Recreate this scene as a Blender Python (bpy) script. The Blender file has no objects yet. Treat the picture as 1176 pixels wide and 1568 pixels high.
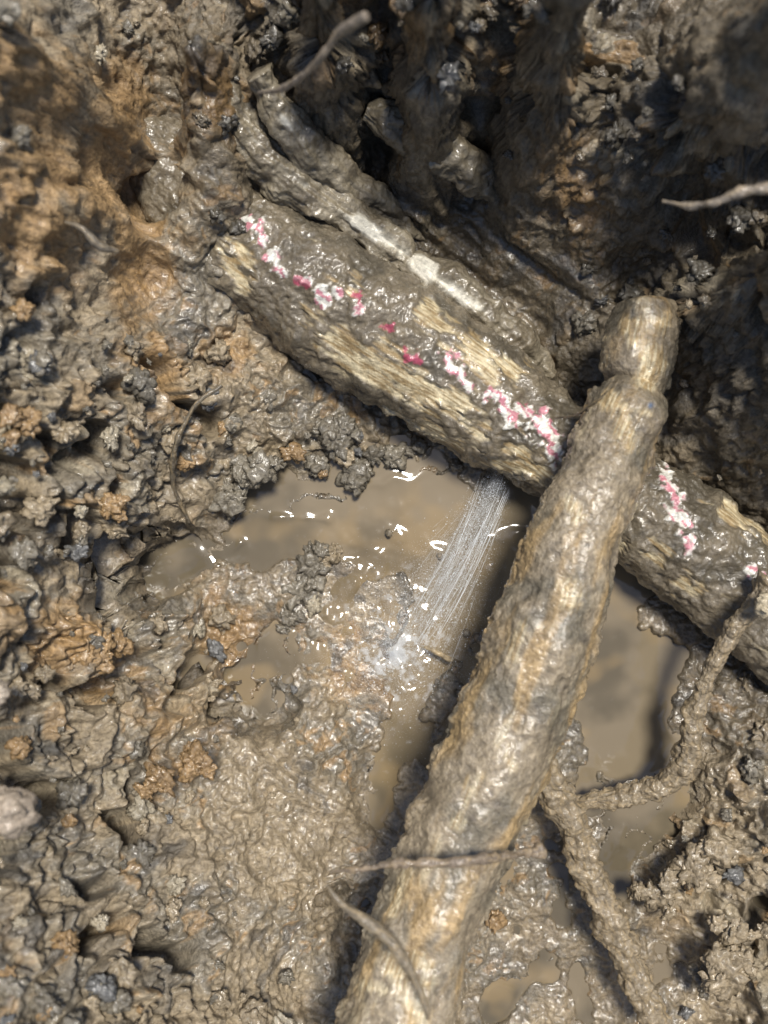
import bpy, math, numpy as np
from mathutils import Vector
rng=np.random.default_rng(7)
CH=0.70; S=0.0005
def plan(px,py,z=0.0):
    k=S*(CH-z)/CH
    return np.array([(px-588)*k,(784-py)*k,z])
def grid(P):
    k=S*(CH-P[...,2])/CH
    return 588+P[...,0]/k, 784-P[...,1]/k
# ---------------- noise ----------------
M=np.uint32
def h3(ix,iy,iz,seed=0):
    h=ix.astype(np.int64).astype(M)*M(374761393)+iy.astype(np.int64).astype(M)*M(668265263)+iz.astype(np.int64).astype(M)*M(2246822519)+M((seed*3266489917)&0xffffffff)
    h^=h>>M(15); h*=M(2246822519); h^=h>>M(13); h*=M(3266489917); h^=h>>M(16)
    return h
G=np.array([[1,1,0],[-1,1,0],[1,-1,0],[-1,-1,0],[1,0,1],[-1,0,1],[1,0,-1],[-1,0,-1],[0,1,1],[0,-1,1],[0,1,-1],[0,-1,-1],[1,1,0],[-1,1,0],[0,-1,1],[0,-1,-1]],dtype=np.float32)
def perlin(x,y,z,seed=0):
    xi=np.floor(x);yi=np.floor(y);zi=np.floor(z)
    xf=(x-xi).astype(np.float32);yf=(y-yi).astype(np.float32);zf=(z-zi).astype(np.float32)
    u=xf**3*(xf*(xf*6-15)+10);v=yf**3*(yf*(yf*6-15)+10);w=zf**3*(zf*(zf*6-15)+10)
    out=0
    for a in (0,1):
        for b in (0,1):
            for c in (0,1):
                g=G[(h3(xi+a,yi+b,zi+c,seed)&M(15)).astype(np.int64)]
                d=g[...,0]*(xf-a)+g[...,1]*(yf-b)+g[...,2]*(zf-c)
                out=out+d*(u if a else 1-u)*(v if b else 1-v)*(w if c else 1-w)
    return out
def fbm(P,f,o=4,seed=0,g=0.5,ridge=False):
    a=1.0;t=0;n=0
    for i in range(o):
        q=perlin(P[...,0]*f+i*17.3,P[...,1]*f+i*5.1,P[...,2]*f-i*9.7,seed+i)
        if ridge:q=0.5-np.abs(q)*2
        t=t+a*q;n+=a;a*=g;f*=2.03
    return t/n
def worley(P,f,seed=0):
    x=P[...,0]*f;y=P[...,1]*f;z=P[...,2]*f
    xi=np.floor(x);yi=np.floor(y);zi=np.floor(z)
    F1=np.full(x.shape,9.,np.float32);F2=F1.copy();ID=np.zeros(x.shape,np.float32)
    for a in(-1,0,1):
        for b in(-1,0,1):
            for c in(-1,0,1):
                h=h3(xi+a,yi+b,zi+c,seed)
                dx=(xi+a+(h&M(1023)).astype(np.float32)/1023-x)
                dy=(yi+b+((h>>M(10))&M(1023)).astype(np.float32)/1023-y)
                dz=(zi+c+((h>>M(20))&M(1023)).astype(np.float32)/1023-z)
                d=np.sqrt(dx*dx+dy*dy+dz*dz).astype(np.float32)
                idv=((h*M(2654435761))>>M(8)).astype(np.float32)/16777216.
                m=d<F1
                F2=np.where(m,F1,np.minimum(F2,d));ID=np.where(m,idv,ID);F1=np.where(m,d,F1)
    return F1,F2,ID
def sm(a,b,x):
    t=np.clip((x-a)/(b-a),0,1);return t*t*(3-2*t)
def cap(u,v,x0,y0,x1,y1,r):
    dx,dy=x1-x0,y1-y0;L=dx*dx+dy*dy+1e-9
    t=np.clip(((u-x0)*dx+(v-y0)*dy)/L,0,1)
    return np.hypot(u-x0-t*dx,v-y0-t*dy)-r
def caps(u,v,L):
    d=np.full(np.shape(u),1e4)
    for c in L:d=np.minimum(d,cap(u,v,*c))
    return d
def lerp(a,b,t):
    t=np.asarray(t)[...,None];return a*(1-t)+np.asarray(b)*t
# ---------------- terrain macro ----------------
CP=[(0,0,.25),(0,150,.23),(0,300,.21),(0,450,.19),(0,600,.18),(0,750,.17),(0,900,.165),(0,1100,.16),(0,1300,.175),(0,1568,.21),
(90,100,.2),(110,300,.165),(195,180,.10),(205,300,.07),(215,420,.075),(280,60,.16),(290,145,.085),(120,500,.14),(170,600,.12),(150,750,.11),(150,900,.095),(150,1100,.105),(150,1300,.12),(200,1568,.155),
(350,130,.115),(300,220,.110),(330,290,.098),(265,330,.09),(262,420,.075),(300,520,.055),(310,580,.055),(300,640,.055),(310,740,.035),(330,800,.012),(300,930,.012),(300,1020,.03),(300,1200,.06),(330,1400,.075),(350,1568,.1),
(450,0,.17),(450,100,.122),(450,200,.068),(450,300,.030),(450,560,.025),(480,650,.02),(480,740,.006),(420,930,.006),(450,1050,.008),(450,1150,.035),(450,1300,.045),(450,1450,.05),(470,1568,.06),
(600,0,.165),(600,100,.112),(600,200,.066),(600,300,.034),(600,400,.014),(620,520,.0),(620,700,.0),(600,860,-.006),(560,1000,.002),(560,1180,.012),(540,1300,.022),(600,1450,.01),
(760,0,.17),(760,100,.130),(760,200,.085),(760,320,.045),(760,430,.01),(800,500,-.005),(760,800,-.01),(720,1300,.0),(720,1568,.01),
(900,0,.195),(900,120,.155),(900,230,.115),(900,350,.075),(900,450,.045),(900,550,.03),(930,680,.0),(930,800,-.005),(920,1000,-.01),(900,1420,.01),(1000,1350,.018),
(1050,300,.13),(1050,430,.10),(1050,540,.08),(1060,640,.05),(1060,760,.0),(1060,900,-.005),(1080,1030,.01),(1080,1200,.018),(1080,1480,.012),
(1176,0,.24),(1176,200,.20),(1176,400,.16),(1176,600,.12),(1176,720,.06),(1176,850,.0),(1176,950,-.002),(1176,1060,.015),(1176,1200,.04),(1176,1400,.035),(1176,1568,.04),
(450,-160,.28),(650,-160,.30),(900,-150,.31),(-150,0,.27),(1300,-50,.32),(1320,300,.29),(1330,600,.18),(1290,980,.01),(1330,1250,.08),(1330,1700,.1),(600,1700,.07),(-150,1700,.22),(-150,900,.2)]  # unseen rim beyond top and right, raised to shade the pit walls
CW=np.array([plan(*c) for c in CP])
def tpsk(d2): return d2*np.log(d2+1e-12)*0.5
n=len(CW);A=np.zeros((n+3,n+3))
d2=((CW[:,None,:2]-CW[None,:,:2])**2).sum(-1)
A[:n,:n]=tpsk(d2)+np.eye(n)*2e-5;A[:n,n]=1;A[:n,n+1:]=CW[:,:2];A[n,:n]=1;A[n+1:,:n]=CW[:,:2].T
W=np.linalg.solve(A,np.r_[CW[:,2],0,0,0])
PUD=[(262,872,350,866,26),(350,855,400,815,34),(400,830,480,800,50),(470,800,640,790,50),(540,830,640,850,50),(640,800,760,790,70),(740,850,670,960,68),
(660,960,620,1110,50),(610,1130,590,1240,26),(420,960,408,1060,18),(920,930,960,1130,82),(1000,1000,1000,1080,46),(900,1190,905,1200,30),(945,1255,930,1350,32),(720,1040,690,1160,34),
(850,1290,862,1390,18),(765,1530,830,1490,26),(560,1385,540,1400,14),(955,860,900,900,60),(1000,1440,1010,1480,16),(880,1480,900,1560,14)]
SPL=[(500,900,560,1060,54),(560,880,600,960,50)]
def macro(X,Y):
    H=W[n]+W[n+1]*np.clip(X,-.5,.5)+W[n+2]*np.clip(Y,-.6,.6)
    Xc=np.clip(X,-.5,.5);Yc=np.clip(Y,-.6,.6)
    for i in range(n): H=H+W[i]*tpsk((Xc-CW[i,0])**2+(Yc-CW[i,1])**2)
    H=np.clip(H,-.03,.33)
    r=np.maximum(np.abs(X)/.34,np.abs(Y)/.41)
    t=sm(1.05,1.5,r);H=H*(1-t)+.30*t
    return H
def carve(X,Y,H,smooth=False):
    u=588+X/S;v=784-Y/S
    P=np.stack([X,Y,X*0],-1)
    if smooth: return caps(u,v,PUD)+fbm(P,30,2,51)*60
    wv=fbm(P,30,3,51)*64+fbm(P,110,2,53)*16
    sd=caps(u,v,PUD)+wv
    w=sm(0,45,sd)
    out=(1-w)*.0035+w*np.maximum(H,.0045)
    H2=np.where(sd<0,.0035-.016*sm(0,28,-sd),out)
    sp=sm(25,-25,caps(u,v,SPL)+wv*.6)
    H2=H2*(1-sp)+np.minimum(H2,.0012)*sp
    return H2,sd,sp
CRX=[(0,500,100,1000,120),(0,1000,120,1250,130),(150,650,200,900,100),(250,950,380,1060,50),(60,1350,250,1500,120),(1040,1250,1176,1500,90),(900,60,1176,500,110),(420,30,900,60,120),(560,130,800,150,60),(300,620,420,760,60),(500,700,620,740,40)]
SME=[(430,240,700,350,50),(480,280,720,430,55),(660,280,840,440,50),(200,220,240,420,50),(430,1180,560,1300,60),(270,260,300,420,40),(620,1000,720,1200,50)]
def axis(h,step,far):
    a=list(np.arange(-h,h+step/2,step));b=[];s=step;x=a[-1]
    while x<far:
        s*=1.22;x+=s;b.append(x)
    return np.array([-q for q in b[::-1]]+a+b)
ax=axis(.325,.0008,40);ay=axis(.42,.0008,40)
X,Y=np.meshgrid(ax,ay)
H=macro(X,Y);H,sd,sp=carve(X,Y,H)
gy,gx=np.gradient(H,ay,ax)
N=np.stack([-gx,-gy,np.ones_like(H)],-1);N/=np.linalg.norm(N,axis=-1,keepdims=True)
P=np.stack([X,Y,H],-1)
u,v=grid(P)
wv=fbm(P,14,3,3)*120
cr=sm(70,-70,caps(u,v,CRX)+wv)
sme=sm(50,-50,caps(u,v,SME)+wv*.7)
cr=np.clip(cr*(1-sme),0,1)
near=sm(0,90,sd)
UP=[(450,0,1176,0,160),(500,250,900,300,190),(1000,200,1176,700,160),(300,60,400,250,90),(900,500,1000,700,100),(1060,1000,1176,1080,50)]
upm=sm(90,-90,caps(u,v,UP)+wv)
wp=np.stack([fbm(P,45,3,60),fbm(P,45,3,61),fbm(P,45,3,62)],-1)*.030
Pw=P+wp
def chunk(f,seed,sh=5.,Pq=None):
    F1,F2,ID=worley(Pw if Pq is None else Pq,f,seed)
    e=F2-F1
    return (1-np.exp(-e*sh))*(.25+.75*ID),e,ID
c1,e1,id1=chunk(26,1,7.);c2,e2,id2=chunk(58,2,6.,P+wp*.55);c3,e3,id3=chunk(125,3,5.,P+wp*.4)
big=fbm(P,10,3,11);mid=fbm(Pw,24,5,12,.48);fine=fbm(P,230,2,13);m2=fbm(P+wp*.4,62,4,15,.55)
rd=fbm(Pw,20,4,14,ridge=True,g=.42)
ca,sa=math.cos(math.radians(-38)),math.sin(math.radians(-38))
Q=np.stack([(X*ca+Y*sa)*.16,(-X*sa+Y*ca),H*.5],-1)+wp*.10
st=fbm(Q,46,3,21,ridge=True,g=.4)
holes=sm(.46,.6,fbm(P,22,2,31)+.40*cr)*cr
rough=sm(-.10,.14,fbm(P,15,3,41))
k=(.35+.65*near)
wl=1-.55*upm
d=(big*.014*near+mid*.021*k*(1-.6*sme)+rd*.008*near*(1-sme))*wl+m2*.0065*k*(1-.6*sme)*(.35+.65*rough)
d+=c1*.014*near*(.12+.88*cr)*wl+c2*.0072*k*(.15+.85*cr)*(1-.8*sme)*(.3+.7*rough)+c3*.0026*(.05+.95*cr)*(.4+.6*near)*rough
d+=fine*.0010*k*(1-.5*sme)*(.2+.8*rough)+sme*st*.010+upm*(c2*.003+m2*.003)*(1-sme*.5)
d-=holes*.038*wl
d=d*(1-.70*sp)
d-=.002*near+.009*cr
d=np.where(sd<-5,d*.25,d)
far=sm(1.0,1.6,np.maximum(np.abs(X)/.33,np.abs(Y)/.43));d=d*(1-far)
P2=P+N*d[...,None]
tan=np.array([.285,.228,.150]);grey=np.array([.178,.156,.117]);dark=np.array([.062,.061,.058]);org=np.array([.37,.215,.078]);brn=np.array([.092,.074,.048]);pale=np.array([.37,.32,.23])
col=np.broadcast_to(tan,P.shape).copy()
n1=fbm(P,16,4,71);n2=fbm(Pw,50,4,72);n3=fbm(P,200,3,73)
col=lerp(col,grey,sm(-.1,.2,n1+.6*n2)*.85)
col=lerp(col,brn,upm*.85)  # shade of the upper pit walls painted in as darker brown mud
ORG=[(190,130,215,420,45),(20,300,60,380,60),(330,120,350,170,35),(90,980,110,990,45),(230,560,250,590,22),(330,950,370,1000,36),(210,1050,280,1180,18),(330,920,330,960,26),(540,1010,600,1060,34),(350,530,360,540,15),(740,60,760,100,30),(860,270,900,330,30),(0,80,60,140,50),(60,260,180,300,50),(560,20,620,40,25)]
om=sm(35,-35,caps(u,v,ORG)+wv*.5+n2*110)
col=lerp(col,org*(1-.35*upm[...,None]),om*.6)  # orange dimmed along with the painted upper shade
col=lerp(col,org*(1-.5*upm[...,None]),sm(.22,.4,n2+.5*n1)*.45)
col=lerp(col,dark,(id2<.16)*(.05+.6*cr)*.6*(1-om*.6))
col=lerp(col,org*.9,((id2>.92)&(id1>.4))*(.15+.5*cr)*.6)
col=lerp(col,pale,((id2>.55)&(id2<.66))*cr*.5)
col=lerp(col,dark,sm(.14,.34,fbm(Pw,30,4,75))*.6)
col=col*(1+.4*n3[...,None]+.4*n2[...,None])
col=lerp(col,col*.62,(1-sm(0,50,sd))*.8)
WETA=[(300,1050,560,1350,110),(600,1000,700,1300,80),(740,1350,1000,1540,110),(900,1150,1100,1230,70),(430,210,840,420,70),(330,620,600,720,60)]
wa=sm(90,-60,caps(u,v,WETA)+wv)
wet=np.clip(.42+.55*(1-sm(10,140,sd))+.42*wa+.9*n1+.2*sme-.12*cr-.15*rough+.3*sp,0.02,1)
col=np.clip(col,.01,.8)
def mkmesh(name,V,quads,col=None,wet=None,mat=None,tris=None,parent=None):
    me=bpy.data.meshes.new(name)
    V=np.asarray(V,np.float32).reshape(-1,3)
    nq=0 if quads is None else len(quads);nt=0 if tris is None else len(tris)
    me.vertices.add(len(V));me.vertices.foreach_set("co",V.ravel())
    idx=[];st=[]
    if nq: idx.append(np.asarray(quads,np.int32).ravel());st.append(np.arange(nq)*4)
    if nt: idx.append(np.asarray(tris,np.int32).ravel());st.append(nq*4+np.arange(nt)*3)
    idx=np.concatenate(idx).astype(np.int32);st=np.concatenate(st).astype(np.int32)
    me.loops.add(len(idx));me.loops.foreach_set("vertex_index",idx)
    me.polygons.add(nq+nt);me.polygons.foreach_set("loop_start",st)
    me.polygons.foreach_set("use_smooth",np.ones(nq+nt,bool))
    me.update(calc_edges=True)
    if col is not None:
        c=np.ones((len(V),4),np.float32);c[:,:3]=np.asarray(col).reshape(-1,3)
        a=me.attributes.new("Col","FLOAT_COLOR","POINT");a.data.foreach_set("color",c.ravel())
    if wet is not None:
        a=me.attributes.new("Wet","FLOAT","POINT");a.data.foreach_set("value",np.asarray(wet,np.float32).ravel())
    ob=bpy.data.objects.new(name,me);bpy.context.scene.collection.objects.link(ob)
    if mat:me.materials.append(mat)
    if parent:ob.parent=parent
    return ob
def gq(ny,nx,wrap=False):
    i=np.arange(ny*nx).reshape(ny,nx)
    if wrap:
        j=np.roll(i,-1,axis=1);return np.stack([i[:-1],j[:-1],j[1:],i[1:]],-1).reshape(-1,4)
    return np.stack([i[:-1,:-1],i[:-1,1:],i[1:,1:],i[1:,:-1]],-1).reshape(-1,4)
# ---------------- materials ----------------
def mudmat(name,b1=300,dist=.0009,rdry=.62,rwet=.27,coat=.9,vary=.45,cs=110):
    m=bpy.data.materials.new(name);m.use_nodes=True;nt=m.node_tree;nd=nt.nodes;L=nt.links
    b=nd["Principled BSDF"]
    tc=nd.new("ShaderNodeTexCoord")
    at=nd.new("ShaderNodeAttribute");at.attribute_name="Col"
    wt=nd.new("ShaderNodeAttribute");wt.attribute_name="Wet"
    def noise(s,dt=4,r=.6):
        q=nd.new("ShaderNodeTexNoise");q.inputs["Scale"].default_value=s;q.inputs["Detail"].default_value=dt;q.inputs["Roughness"].default_value=r
        L.new(tc.outputs["Object"],q.inputs["Vector"]);return q
    na=noise(b1,4,.65);nc=noise(cs,3,.55)
    mr=nd.new("ShaderNodeMapRange");mr.inputs["From Min"].default_value=.3;mr.inputs["From Max"].default_value=.7;mr.inputs["To Min"].default_value=1-vary;mr.inputs["To Max"].default_value=1+vary
    L.new(na.outputs["Fac"],mr.inputs["Value"])
    vm=nd.new("ShaderNodeVectorMath");vm.operation="SCALE";L.new(at.outputs["Color"],vm.inputs[0]);L.new(mr.outputs["Result"],vm.inputs["Scale"])
    L.new(vm.outputs["Vector"],b.inputs["Base Color"])
    rr=nd.new("ShaderNodeMapRange");rr.inputs["To Min"].default_value=rdry;rr.inputs["To Max"].default_value=rwet
    ad=nd.new("ShaderNodeMath");ad.operation="MULTIPLY_ADD";L.new(nc.outputs["Fac"],ad.inputs[0]);ad.inputs[1].default_value=1.8;ad.inputs[2].default_value=-.9
    ad2=nd.new("ShaderNodeMath");ad2.operation="ADD";L.new(ad.outputs[0],ad2.inputs[0]);L.new(wt.outputs["Fac"],ad2.inputs[1]);ad2.use_clamp=True
    L.new(ad2.outputs[0],rr.inputs["Value"]);L.new(rr.outputs["Result"],b.inputs["Roughness"])
    cm=nd.new("ShaderNodeMath");cm.operation="MULTIPLY";L.new(ad2.outputs[0],cm.inputs[0]);cm.inputs[1].default_value=coat
    L.new(cm.outputs[0],b.inputs["Coat Weight"]);b.inputs["Coat Roughness"].default_value=.09;b.inputs["Coat IOR"].default_value=1.5
    bp=nd.new("ShaderNodeBump");bp.inputs["Strength"].default_value=.9;bp.inputs["Distance"].default_value=dist*2.4
    L.new(na.outputs["Fac"],bp.inputs["Height"]);L.new(bp.outputs["Normal"],b.inputs["Normal"])
    bc=nd.new("ShaderNodeBump");bc.inputs["Strength"].default_value=.35;bc.inputs["Distance"].default_value=dist*2.0
    L.new(na.outputs["Fac"],bc.inputs["Height"]);L.new(bc.outputs["Normal"],b.inputs["Coat Normal"])
    return m
M_mud=mudmat("wet_mud");M_root=mudmat("muddy_bark",coat=.75,vary=.35);M_pipe=mudmat("muddy_pipe",coat=.8,vary=.3,dist=.0006)
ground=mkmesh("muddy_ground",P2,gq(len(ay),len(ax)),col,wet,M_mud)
# ---------------- water ----------------
wx=np.arange(-.24,.30,.0011);wy=np.arange(-.392,.06,.0011);WX,WY=np.meshgrid(wx,wy)
WP=np.stack([WX,WY,WX*0],-1);wu=588+WX/S;wvv=784-WY/S
wsd=carve(WX,WY,WX*0,True)
hit=np.hypot(wu-605,wvv-1000);hit2=np.minimum(hit,caps(wu,wvv,[(500,930,560,1050,8),(560,900,600,950,8)])*.9+20)
am=np.exp(-(np.maximum(hit2,0)/62)**1.8)
WZ=fbm(WP,18,2,81)*.0012+fbm(WP,46,3,82)*(.0001+.011*am)+np.sin(hit/9+fbm(WP,30,2,84)*5)*.00022*np.exp(-hit/130)
WZ+=.0024*np.exp(-((wsd+8)/13)**2)*np.clip(fbm(WP,14,2,88)*2.4+.05,0,1)
wob=fbm(WP,34,2,89)*24
WZ+=.0020*np.exp(-((caps(wu,wvv,[(262,884,300,884,0),(300,884,350,860,0),(350,860,368,832,0),(420,790,500,796,0),(955,1265,930,1320,0)])+wob+6)/9)**2)
WP[...,2]=WZ
wc=np.broadcast_to(np.array([.19,.155,.104]),WP.shape).copy()
wc=lerp(wc,[.08,.068,.046],sm(-.12,.16,fbm(WP,13,4,85))*.75)
wc=lerp(wc,[.26,.19,.10],sm(.02,.25,fbm(WP,18,3,95))*.6)
wc=lerp(wc,[.42,.31,.17],np.exp(-np.hypot(wu-600,wvv-960)/100)*.6)
foam=sm(.02,.22,fbm(WP,130,4,86)+.55*np.exp(-hit/50)-.22)
wc=lerp(wc,[.72,.74,.76],foam*np.exp(-hit/80)*.8)
def watermat():
    m=bpy.data.materials.new("muddy_water");m.use_nodes=True;nt=m.node_tree;b=nt.nodes["Principled BSDF"]
    at=nt.nodes.new("ShaderNodeAttribute");at.attribute_name="Col";nt.links.new(at.outputs["Color"],b.inputs["Base Color"])
    b.inputs["Roughness"].default_value=.09;b.inputs["IOR"].default_value=1.4;b.inputs["Coat Weight"].default_value=.6;b.inputs["Coat Roughness"].default_value=.04
    tc=nt.nodes.new("ShaderNodeTexCoord");q=nt.nodes.new("ShaderNodeTexNoise");q.inputs["Scale"].default_value=40;q.inputs["Detail"].default_value=1
    nt.links.new(tc.outputs["Object"],q.inputs["Vector"]);bp=nt.nodes.new("ShaderNodeBump");bp.inputs["Strength"].default_value=.2;bp.inputs["Distance"].default_value=.003
    nt.links.new(q.outputs["Fac"],bp.inputs["Height"]);nt.links.new(bp.outputs["Normal"],b.inputs["Normal"])
    return m
mkmesh("muddy_water",WP,gq(len(wy),len(wx)),wc,None,watermat())
# ---------------- tubes ----------------
def spline(pts,nl):
    pts=np.array(pts,float);k=len(pts)
    pp=np.vstack([2*pts[0]-pts[1],pts,2*pts[-1]-pts[-2]])
    dl=np.linalg.norm(np.diff(pts[:,:3],axis=0),axis=1);cum=np.r_[0,np.cumsum(dl)];ss=np.linspace(0,cum[-1],nl)
    i=np.clip(np.searchsorted(cum,ss,side="right")-1,0,k-2);t=((ss-cum[i])/dl[i])[:,None]
    p0,p1,p2,p3=pp[i],pp[i+1],pp[i+2],pp[i+3]
    return .5*((2*p1)+(-p0+p2)*t+(2*p0-5*p1+4*p2-p3)*t*t+(-p0+3*p1-3*p2+p3)*t**3),ss
def tube(path,nl,na):
    w=[]
    for px,py,z,r in path:
        q=plan(px,py,z);w.append([q[0],q[1],q[2],r*S*(CH-z)/CH])
    C,ss=spline(w,nl);c=C[:,:3];r=np.maximum(C[:,3],1e-4)
    T=np.gradient(c,axis=0);T/=np.linalg.norm(T,axis=1,keepdims=True)
    up=np.array([0,0,1.]);B=np.cross(T,up);B/=np.linalg.norm(B,axis=1,keepdims=True);U=np.cross(B,T)
    a=np.linspace(0,2*np.pi,na,endpoint=False)
    D=np.cos(a)[None,:,None]*B[:,None]+np.sin(a)[None,:,None]*U[:,None]
    P=c[:,None]+D*r[:,None,None]
    Lc=np.stack([np.broadcast_to(ss[:,None],(nl,na)),np.cos(a)[None]*r[:,None],np.sin(a)[None]*r[:,None]],-1)
    return P,D,Lc,T,c
def finish(name,P,c,col,wet,mat,capcol=None,parent=None):
    nl,na=P.shape[:2]
    V=P.reshape(-1,3);V=np.vstack([V,P[0].mean(0),P[-1].mean(0)])
    co=np.vstack([col.reshape(-1,3),col[0].mean(0) if capcol is None else capcol,col[-1].mean(0) if capcol is None else capcol])
    we=np.r_[wet.ravel(),.4,.4]
    i=np.arange(na);j=(i+1)%na
    t=np.vstack([np.stack([j,i,np.full(na,nl*na)],-1),np.stack([(nl-1)*na+i,(nl-1)*na+j,np.full(na,nl*na+1)],-1)])
    return mkmesh(name,V,gq(nl,na,True),co,we,mat,tris=t,parent=parent)
def strch(Lc,k):
    q=Lc.copy();q[...,0]=q[...,0]*k;return q
cream=np.array([.70,.60,.39]);ochre=np.array([.38,.27,.13]);mudc=np.array([.165,.137,.095])
P,D,Lc,T,c=tube([(190,190,.03,60),(320,335,.035,80),(450,425,.035,93),(560,500,.034,97),(660,560,.034,94),(760,625,.034,86),(850,685,.033,76),(930,745,.033,76),(1020,812,.033,84),(1110,880,.033,86),(1230,975,.033,82),(1330,1050,.03,80)],1000,300)
lump=fbm(P,16,3,101);fb=fbm(strch(Lc,.12),330,4,102,ridge=True);mm=fbm(P,60,4,103);cc,ee,ii=worley(P+fbm(P,90,2,9)[...,None]*.006,95,104)
fb2=fbm(strch(Lc,.07),700,2,132)
u,v=grid(P)
SC=[(490,510,560,560,12),(540,555,640,585,17),(620,590,710,620,19),(600,630,700,680,7),(338,378,375,430,6),(365,380,385,405,2),(655,480,690,515,12),(690,520,750,570,15),(740,540,790,575,7),(735,668,740,668,8),(700,625,720,650,7),(760,715,830,715,6),(520,425,545,450,1),(960,830,1010,860,7),(1040,890,1075,900,4),(1110,770,1160,810,12),(780,690,800,690,4),(590,520,610,540,2),(470,490,500,515,4)]
scr=sm(10,-8,caps(u,v,SC)+mm*40+fb*14+fb2*10-fbm(strch(Lc,.14),160,3,109)*44)
scr=np.maximum(scr,sm(.34,.46,fbm(strch(Lc,.3),80,4,105))*.35)
scr*=sm(318,350,u)
mud=1-scr
d=lump*.008+mud*(.0012+mm*.0070+np.clip(.5-cc,0,1)*.0022+fbm(P,150,3,119)*.0018)+fb*.0004*scr+fbm(strch(Lc,.08),40,2,110,ridge=True)*.0012
MK=[(374,342,395,352,10),(398,362,408,380,7),(412,388,432,418,8),(490,456,494,458,10),(548,460,552,470,6),(455,425,470,432,4),(508,445,520,450,3),(680,540,720,592,8),(750,605,770,612,9),(770,628,790,640,12),(795,622,815,655,6),(825,640,840,665,15),(838,660,848,695,13),(1012,725,1030,765,10),(1030,770,1045,800,10),(1045,805,1052,835,7),(1155,878,1160,880,9)]
md=caps(u,v,MK);mk=sm(3,-2,md+fbm(P,130,3,106)*30+1)
mk=mk*(D[...,2]>0)
redp=np.sin((u*.8-v*.55)*.30+fbm(P,110,3,107)*7)
red=sm(.05,.4,redp+.25*fbm(P,200,2,108))*sm(9,-1,md+fbm(P,200,2,111)*14)
REDX=[(548,455,552,475,6),(455,425,470,432,5),(590,500,596,505,4),(620,540,640,552,3),(808,622,815,632,5)]
red=np.maximum(red*mk,sm(2,-2,caps(u,v,REDX)+fbm(P,170,3,106)*20)*(D[...,2]>0))
d+=mk*.0009
P2=P+D*d[...,None]
col=lerp(np.broadcast_to(mudc,P.shape),[.10,.085,.06],sm(-.08,.25,fbm(P,30,3,112)))
w2=lerp(np.broadcast_to(ochre*.9,P.shape),cream,sm(-.25,.2,fb*.6+mm*.5+fb2*.9))
col=lerp(col,w2,scr*.92)
col=lerp(col,[.74,.72,.65],mk*.92);col=lerp(col,[.46,.06,.13],red*.75)
col*=(1+.5*mm[...,None])
finish("leaking_water_pipe",P2,c,np.clip(col,.01,.8),np.clip(.55+mm*1.4+.2*mud,0,1),M_pipe)
def slim(path,nl,na,sc,name,amp=1.,base=mudc):
    P,D,Lc,T,c=tube(path,nl,na)
    mm=fbm(P,45,4,203);fb=fbm(strch(Lc,.1),400,3,204,ridge=True);u,v=grid(P);st=fbm(strch(Lc,.1),80,3,207,ridge=True);lu=fbm(P,22,3,209);m3=fbm(P,110,3,211)
    s=sm(6,-6,caps(u,v,sc)+mm*26+fb*5)
    d=(mm*.008+.0005+st*.004+lu*.008+m3*.003)*(1-s)*amp+fb*.0005
    col=lerp(np.broadcast_to(base,P.shape),brn*1.2,sm(-.05,.2,fbm(P,40,3,205))*.7)
    col=lerp(col,np.array([.70,.66,.55])*(1+.4*fb[...,None]),s)
    return finish(name,P+D*d[...,None],c,np.clip(col*(1+.5*mm[...,None]),.01,.8),np.clip(.55+1.5*mm,0,1),M_pipe)
lt=np.array([.23,.195,.135])
slim([(325,120,.105,26),(372,200,.086,36),(425,262,.068,38),(480,303,.058,36),(545,345,.050,32),(600,380,.044,28),(622,395,.038,18)],380,120,[(545,337,570,352,8),(572,355,612,384,10),(390,215,465,285,1),(520,322,540,335,4)],"buried_pipe",base=lt)
slim([(632,402,.038,14),(650,416,.044,27),(700,450,.044,29),(745,486,.038,27),(800,535,.022,22),(850,600,.0,16)],300,90,[(640,406,660,420,10),(665,424,700,447,7),(705,454,735,472,6)],"buried_pipe",base=lt*.9)
slim([(395,110,.118,16),(438,185,.096,29),(495,252,.070,29),(560,305,.046,25),(630,350,.018,17),(690,385,-.02,12)],260,90,[(435,182,445,198,6)],"buried_root",base=lt*.9)
slim([(560,170,.086,16),(640,205,.078,32),(705,248,.062,30),(780,310,.03,18)],200,80,[(640,200,680,218,0)],"buried_root",base=lt*.7)
# ---------------- thick root ----------------
P,D,Lc,T,c=tube([(560,1680,.16,90),(605,1570,.15,86),(655,1400,.135,77),(712,1265,.128,77),(766,1140,.122,82),(812,1020,.12,78),(850,920,.118,75),(882,820,.115,68),(920,720,.112,61),(950,645,.108,58),(959,626,.105,56),(965,606,.098,40),(973,584,.099,44),(980,550,.102,51),(984,510,.103,50),(989,478,.104,46),(990,466,.104,42),(990,461,.104,36)],1100,280)
u,v=grid(P)
lump=fbm(P,14,3,301);mm=fbm(P,38,4,303,.45);fb=fbm(strch(Lc,.1),300,4,302,ridge=True);ff=fbm(P,180,3,304);fb2=fbm(strch(Lc,.07),700,2,332)
F1,F2,ID=worley(P+fbm(P,90,2,9)[...,None]*.012,85,305);F1b,_,IDb=worley(P+fbm(P,150,2,19)[...,None]*.006,170,306)
side=1-np.abs(D[...,2]) 
cr1=np.sqrt(np.clip(1-(F1/(.3+.5*ID))**2,0,1))*(ID>.65)
cr2=np.sqrt(np.clip(1-(F1b/(.3+.5*IDb))**2,0,1))*(IDb>.65)
edge=sm(.5,.95,side)
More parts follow.
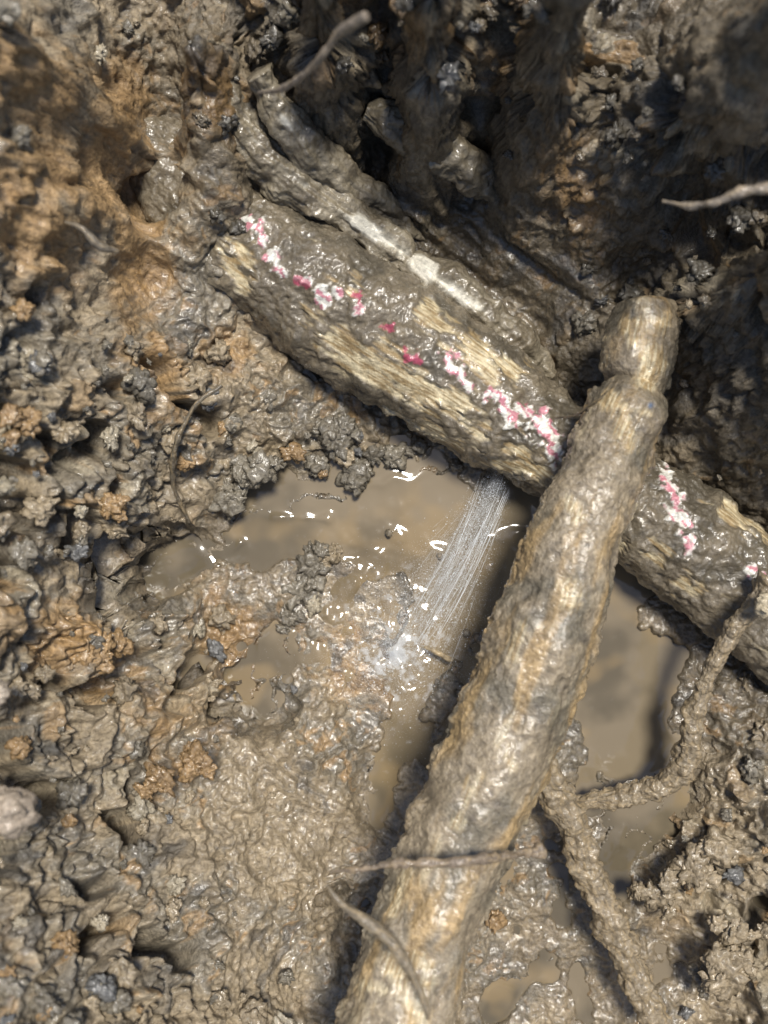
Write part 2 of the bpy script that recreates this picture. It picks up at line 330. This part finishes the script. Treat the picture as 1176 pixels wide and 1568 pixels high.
SR=[(932,520,935,555,8),(965,500,1015,490,6),(985,545,990,590,12),(975,530,1010,560,7),(930,618,990,632,6),(958,645,965,680,7),(770,1150,780,1170,10),(735,1190,700,1260,5),(600,1480,650,1568,16),(620,1340,600,1400,8),(870,900,880,915,12),(800,960,780,1020,5),(860,740,880,790,5),(560,1510,590,1520,10),(650,1470,660,1500,8)]  # scraped wood patches; the one at mid root is a painted highlight
scr=sm(12,-10,caps(u,v,SR)+mm*42+fb*14)
scr=np.maximum(scr,sm(.22,.36,fbm(strch(Lc,.2),60,4,307))*.4)
wave=fbm(strch(Lc,.5),32,3,315)
slick=sm(-.15,.12,fbm(P,18,3,318))
d=lump*.005+fb*.0004*(1-slick*.6)+(1-scr*.7)*(mm*.0058+wave*.0022*(1-.5*slick)+cr1*.0028*(.03+edge)+cr2*.0012*(.05+edge))+ff*.0014*(1-.8*slick)+fbm(strch(Lc,.07),45,2,309,ridge=True)*.0012
P2=P+D*d[...,None]
br=np.array([.272,.220,.148])
col=lerp(np.broadcast_to(br,P.shape),[.165,.142,.100],sm(-.08,.25,fbm(P,25,4,310)))
col=lerp(col,[.42,.28,.12],sm(.04,.26,fbm(strch(Lc,.35),40,4,311))*.6)
col=lerp(col,lerp(np.broadcast_to(ochre,P.shape),cream,sm(-.2,.3,fb*.6+mm*.6+fb2)),scr*.85)
col=lerp(col,[.09,.075,.06],sm(.25,.45,fbm(P,80,3,312))*.5)
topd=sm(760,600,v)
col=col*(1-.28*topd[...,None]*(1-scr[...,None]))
col*=(1+.6*mm[...,None]+.6*ff[...,None])
blue=sm(8,2,np.hypot(u-992,v-622)+mm*8);col=lerp(col,[.06,.16,.33],blue*.6)
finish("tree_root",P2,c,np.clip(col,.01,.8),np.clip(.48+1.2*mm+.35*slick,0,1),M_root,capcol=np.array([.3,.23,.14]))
def thin(path,name,nl=300,na=48,rough=1.,colr=br,sd=400,scr=.3):
    P,D,Lc,T,c=tube(path,nl,na);r=np.linalg.norm(Lc[...,1:],axis=-1)
    mm=fbm(P,120,4,sd);lm=fbm(P,45,2,sd+1);ff=fbm(strch(Lc,.15),500,3,sd+2,ridge=True)
    F1,F2,ID=worley(P,150,sd+3);c1=np.sqrt(np.clip(1-(F1/(.3+.5*ID))**2,0,1))*(ID>.4)
    d=r*rough*(mm*.9+lm*.8+c1*.35+ff*.2)
    col=np.broadcast_to(colr,P.shape)*(1+.5*mm[...,None]);col=lerp(col,ochre*1.3,sm(.0,.35,ff)*scr)
    return finish(name,P+D*d[...,None],c,np.clip(col,.01,.8),np.clip(.5+mm,0,1),M_root)
thin([(800,1095,.10,16),(822,1150,.08,19),(850,1215,.065,22),(880,1275,.055,22),(905,1340,.05,21),(935,1410,.048,23),(965,1480,.048,21),(1010,1580,.05,19)],"thin_root",400,60,.6,colr=br*.85)
thin([(1185,890,.095,20),(1150,930,.09,14),(1110,985,.08,11),(1080,1045,.07,12),(1060,1110,.058,14),(1048,1165,.048,17),(1015,1200,.04,16),(965,1215,.033,16),(915,1225,.028,13),(880,1228,.02,8)],"thin_root",420,60,.7,sd=420,colr=br*.85)
thin([(505,1335,.17,2),(560,1330,.178,4),(620,1322,.183,5),(680,1322,.184,5),(740,1315,.183,5.5),(790,1308,.17,7),(825,1303,.16,9),(830,1300,.158,3)],"rootlet",260,24,rough=1.3,colr=np.array([.20,.155,.11]),sd=440)
thin([(500,1355,.19,1.5),(525,1385,.194,5),(565,1412,.198,8),(600,1445,.20,8),(630,1490,.20,7),(650,1535,.20,5),(655,1560,.20,3)],"rootlet",220,28,rough=.5,colr=np.array([.19,.155,.105]),sd=450)
thin([(395,142,.20,1.5),(425,138,.215,4),(455,122,.23,4.5),(490,90,.25,6),(520,50,.265,7),(560,25,.28,7)],"rootlet",220,24,rough=.6,colr=np.array([.20,.165,.13]),sd=460)
thin([(1015,308,.22,2),(1060,315,.23,5),(1100,308,.24,6),(1140,292,.245,7),(1200,285,.25,9)],"rootlet",200,24,rough=.9,colr=np.array([.24,.20,.155]),sd=470)
thin([(650,990,.012,2),(668,998,.016,4),(692,1012,.014,3)],"rootlet",60,16,rough=.6,colr=np.array([.33,.26,.16]),sd=480)
thin([(850,640,.08,1.5),(880,636,.1,2),(905,620,.12,2),(930,600,.13,1.2)],"rootlet",60,12,rough=.3,colr=np.array([.1,.08,.05]),sd=490)
thin([(100,340,.18,2),(125,350,.185,5),(150,375,.18,6),(180,385,.17,4)],"rootlet",80,16,rough=.5,colr=np.array([.17,.145,.11]),sd=495)
thin([(340,590,.075,2),(300,620,.078,4),(270,680,.08,4),(265,740,.06,3),(290,800,.04,2)],"rootlet",140,16,rough=.8,colr=np.array([.12,.10,.07]),sd=498)
# ---------------- clods / stones / root end ----------------
import bmesh
bm=bmesh.new();bmesh.ops.create_icosphere(bm,subdivisions=4,radius=1);IV=np.array([q.co[:] for q in bm.verts]);IF=np.array([[q.index for q in f.verts] for f in bm.faces]);bm.free()
def lumpv(seed,amp=.5):
    o=rng.random(3)*50;q=IV+o;q=q+np.stack([fbm(q,1.3,2,seed+7),fbm(q,1.3,2,seed+8),fbm(q,1.3,2,seed+9)],-1)*.6
    F1,F2,ID=worley(q,1.5,seed)
    d=.75+fbm(q,1.1,3,seed)*amp*1.5+(1-np.exp(-(F2-F1)*4))*.45*amp*(.4+.6*ID)+fbm(q,4,3,seed)*.45*amp
    return IV*d[:,None]
var=[lumpv(500+i,.8) for i in range(14)]
VV=[];FF=[];CC=[];WW=[];off=0
def addclod(x,y,z,r,cl,w=.35,flat=.75):
    global off
    a=rng.random(3)*6.28;ca,sa=np.cos(a),np.sin(a)
    R=np.array([[ca[0],-sa[0],0],[sa[0],ca[0],0],[0,0,1]])@np.array([[1,0,0],[0,ca[1],-sa[1]],[0,sa[1],ca[1]]])
    V=var[rng.integers(14)]*(r*np.array([1,.6+.5*rng.random(),.6+.4*rng.random()]))@R.T
    V[:,2]*=flat
    VV.append(V+[x,y,z]);FF.append(IF+off);off+=len(V)
    CC.append(np.broadcast_to(cl,V.shape)*(1+.3*(rng.random()-.5)));WW.append(np.full(len(V),w))
NC=1500
pu=rng.random(NC)*1250-30;pv=rng.random(NC)*1620-20
x=(pu-588)*S;y=(784-pv)*S
for _ in range(4):
    h=macro(x,y);k=S*(CH-h)/CH;x=(pu-588)*k;y=(784-pv)*k
h,sdq,spq=carve(x,y,macro(x,y))
crq=sm(70,-70,caps(pu,pv,CRX)+fbm(np.stack([x,y,h],-1),14,3,3)*120);smq=sm(40,-40,caps(pu,pv,SME))
keep=rng.random(NC)<(.12+.7*crq)*(1-.9*smq)*sm(5,70,sdq)
orc=org*.6+tan*.35
pc=[tan,tan,tan,grey,grey,tan*.8,orc*.85,pale*.9,dark*2.2,grey*.7]
for i in np.where(keep)[0]:
    r=.002+.008*rng.random()**2.2
    cl=pc[rng.integers(len(pc))]
    if pv[i]<480 and pu[i]>280: cl=cl*.42  # clods on the upper wall darkened to follow its painted shade
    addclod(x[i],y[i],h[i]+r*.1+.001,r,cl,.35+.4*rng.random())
for px,py,z,r,cl in [(478,868,.004,30,grey),(455,905,.002,26,grey),(500,850,.004,18,tan),(440,945,.002,22,grey),(515,680,.010,34,grey*.9),(545,720,.004,30,grey*.8),(605,700,.004,22,grey),
 (95,975,.10,40,orc),(130,1000,.098,28,orc),(60,1000,.11,24,orc*.8),(1115,1490,.045,38,tan),(1125,1430,.04,26,tan*1.1),(1085,1500,.03,22,grey),(1060,1330,.035,34,tan),(1100,1300,.035,28,tan),(1000,1370,.03,26,tan),
 (170,770,.11,20,orc),(245,1190,.1,24,orc*.8),(300,1165,.09,22,orc*.8),(700,690,.004,24,grey*.8),(350,770,.02,26,grey),(390,720,.03,28,grey)]:
    q=plan(px,py,z)
    for j in range(6):
        o=(rng.random(3)-.5)*r*S*(0 if j==0 else 2.0)
        addclod(q[0]+o[0],q[1]+o[1],z+o[2]*.3,r*S*(.85 if j==0 else .5),cl,.6)
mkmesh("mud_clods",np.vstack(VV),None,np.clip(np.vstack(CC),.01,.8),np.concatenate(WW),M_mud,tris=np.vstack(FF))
for k_,(px,py,z,r,cl) in enumerate([(15,1240,.20,38,[.38,.31,.235]),(-8,1062,.19,20,[.42,.35,.27]),(1176,925,.11,22,[.45,.38,.26])]):  # two stones at left; the last lump is a broken root end
    V=lumpv(600+k_,.4)*r*S*.85+plan(px,py,z)
    mkmesh("stone_or_root_end",V,None,np.broadcast_to(np.array(cl),V.shape),np.full(len(V),.4),M_mud,tris=IF)
# ---------------- water jet ----------------
jet=bpy.data.objects.new("water_spray",None);bpy.context.scene.collection.objects.link(jet)
def jetmat(name,colr=(.88,.92,.95)):
    m=bpy.data.materials.new(name);m.use_nodes=True;b=m.node_tree.nodes["Principled BSDF"]
    b.inputs["Base Color"].default_value=(*colr,1);b.inputs["Roughness"].default_value=.15
    return m
VS=[];FS=[];off2=0
for i in range(75):
    a=rng.random();ty=rng.random()
    s=plan(738+50*a+rng.normal()*2,718+14*a+rng.normal()*2,.018+.006*rng.random())
    t0=rng.uniform(0,.2) if ty<.5 else rng.uniform(.2,.6);t1=rng.uniform(t0+.2,1.)
    if ty<.6: e=plan(592+a*44+rng.normal()*10,1010+rng.normal()*18,.002);rad=.00004+.00012*rng.random()**3
    elif ty<.9: e=plan(585+a*90+rng.normal()*22,990+rng.normal()*35,.002);rad=.00003+.00004*rng.random()
    else: e=plan(560+a*60+rng.normal()*20,900+rng.normal()*30,.002);rad=.00003+.00003*rng.random();t1=min(t1,.6)
    tt=np.linspace(t0,t1,26)[:,None]
    p=s*(1-tt)+e*tt;p[:,2]+=(.010*rng.random()+.006)*(4*tt[:,0]*(1-tt[:,0]))
    bend=.004*np.sin(tt[:,0]*3.14);p[:,0]+=bend;p[:,1]-=bend*.3
    env=np.sin(np.linspace(.12,3.0,26))**.5
    r=rad*env*(1+.35*np.sin(tt[:,0]*rng.uniform(20,60)+a*9))
    an=np.arange(6)*math.pi/3
    T=np.gradient(p,axis=0);T/=np.linalg.norm(T,axis=1,keepdims=True);B=np.cross(T,[0,0,1.]);B/=np.linalg.norm(B,axis=1,keepdims=True);U=np.cross(B,T)
    V=p[:,None]+(np.cos(an)[None,:,None]*B[:,None]+np.sin(an)[None,:,None]*U[:,None])*r[:,None,None]
    VS.append(V.reshape(-1,3));FS.append(gq(26,6,True)+off2);off2+=26*6
mkmesh("streams",np.vstack(VS),np.vstack(FS),mat=jetmat("spray_water"),parent=jet)
OV=np.array([[1,0,0],[-1,0,0],[0,1,0],[0,-1,0],[0,0,1],[0,0,-1]],float);OF=np.array([[0,2,4],[2,1,4],[1,3,4],[3,0,4],[2,0,5],[1,2,5],[3,1,5],[0,3,5]])
ND=90000
t=rng.random(ND)**.7
px=762*(1-t)+600*t+rng.normal(size=ND)*(6+40*t)+16*np.sin(t*3.14);py=728*(1-t)+1010*t+rng.normal(size=ND)*(4+38*t)
z=.018*(1-t)+.003+np.abs(rng.normal(size=ND))*.008
m=np.arange(ND)%4==0;an=rng.random(ND)*6.28;rr=np.abs(rng.normal(size=ND))*70
px=np.where(m,602+np.cos(an)*rr,px);py=np.where(m,1000+np.sin(an)*rr,py);z=np.where(m,.003+np.abs(rng.normal(size=ND))*.012,z)
kk=S*(CH-z)/CH;cpos=np.stack([(px-588)*kk,(784-py)*kk,z],-1)
rad=.00006+.00009*rng.random(ND)**2+.0005*rng.random(ND)**90
V=(OV[None]*rad[:,None,None]+cpos[:,None]).reshape(-1,3);Fc=(OF[None]+np.arange(ND)[:,None,None]*6).reshape(-1,3)
mkmesh("droplets",V,None,mat=jetmat("droplet_water"),tris=Fc,parent=jet)
# ---------------- light ----------------
sc=bpy.context.scene
el=math.radians(72);rot=math.radians(24)
w=bpy.data.worlds.new("World");sc.world=w;w.use_nodes=True
sk=w.node_tree.nodes.new("ShaderNodeTexSky");sk.sky_type="NISHITA";sk.sun_disc=False;sk.sun_elevation=el;sk.sun_rotation=rot
bg=w.node_tree.nodes["Background"];bg.inputs["Strength"].default_value=.11;w.node_tree.links.new(sk.outputs["Color"],bg.inputs["Color"])
sl=bpy.data.lights.new("sun","SUN");sl.energy=4.8;sl.angle=math.radians(12);sl.color=(1,.95,.87)
so=bpy.data.objects.new("sun",sl);sc.collection.objects.link(so)
dv=Vector((math.sin(rot)*math.cos(el),math.cos(rot)*math.cos(el),math.sin(el)));so.rotation_euler=dv.to_track_quat('Z','Y').to_euler()
cam=bpy.data.cameras.new("camera");co=bpy.data.objects.new("camera",cam);sc.collection.objects.link(co);sc.camera=co
co.location=(0,0,CH);cam.sensor_fit='VERTICAL';cam.sensor_height=36;cam.lens=36*CH/(1568*S);cam.clip_start=.01;cam.clip_end=200
cam.dof.use_dof=True;cam.dof.focus_distance=.65;cam.dof.aperture_fstop=4.2
sc.view_settings.view_transform='Standard';sc.view_settings.look='None';sc.view_settings.exposure=0
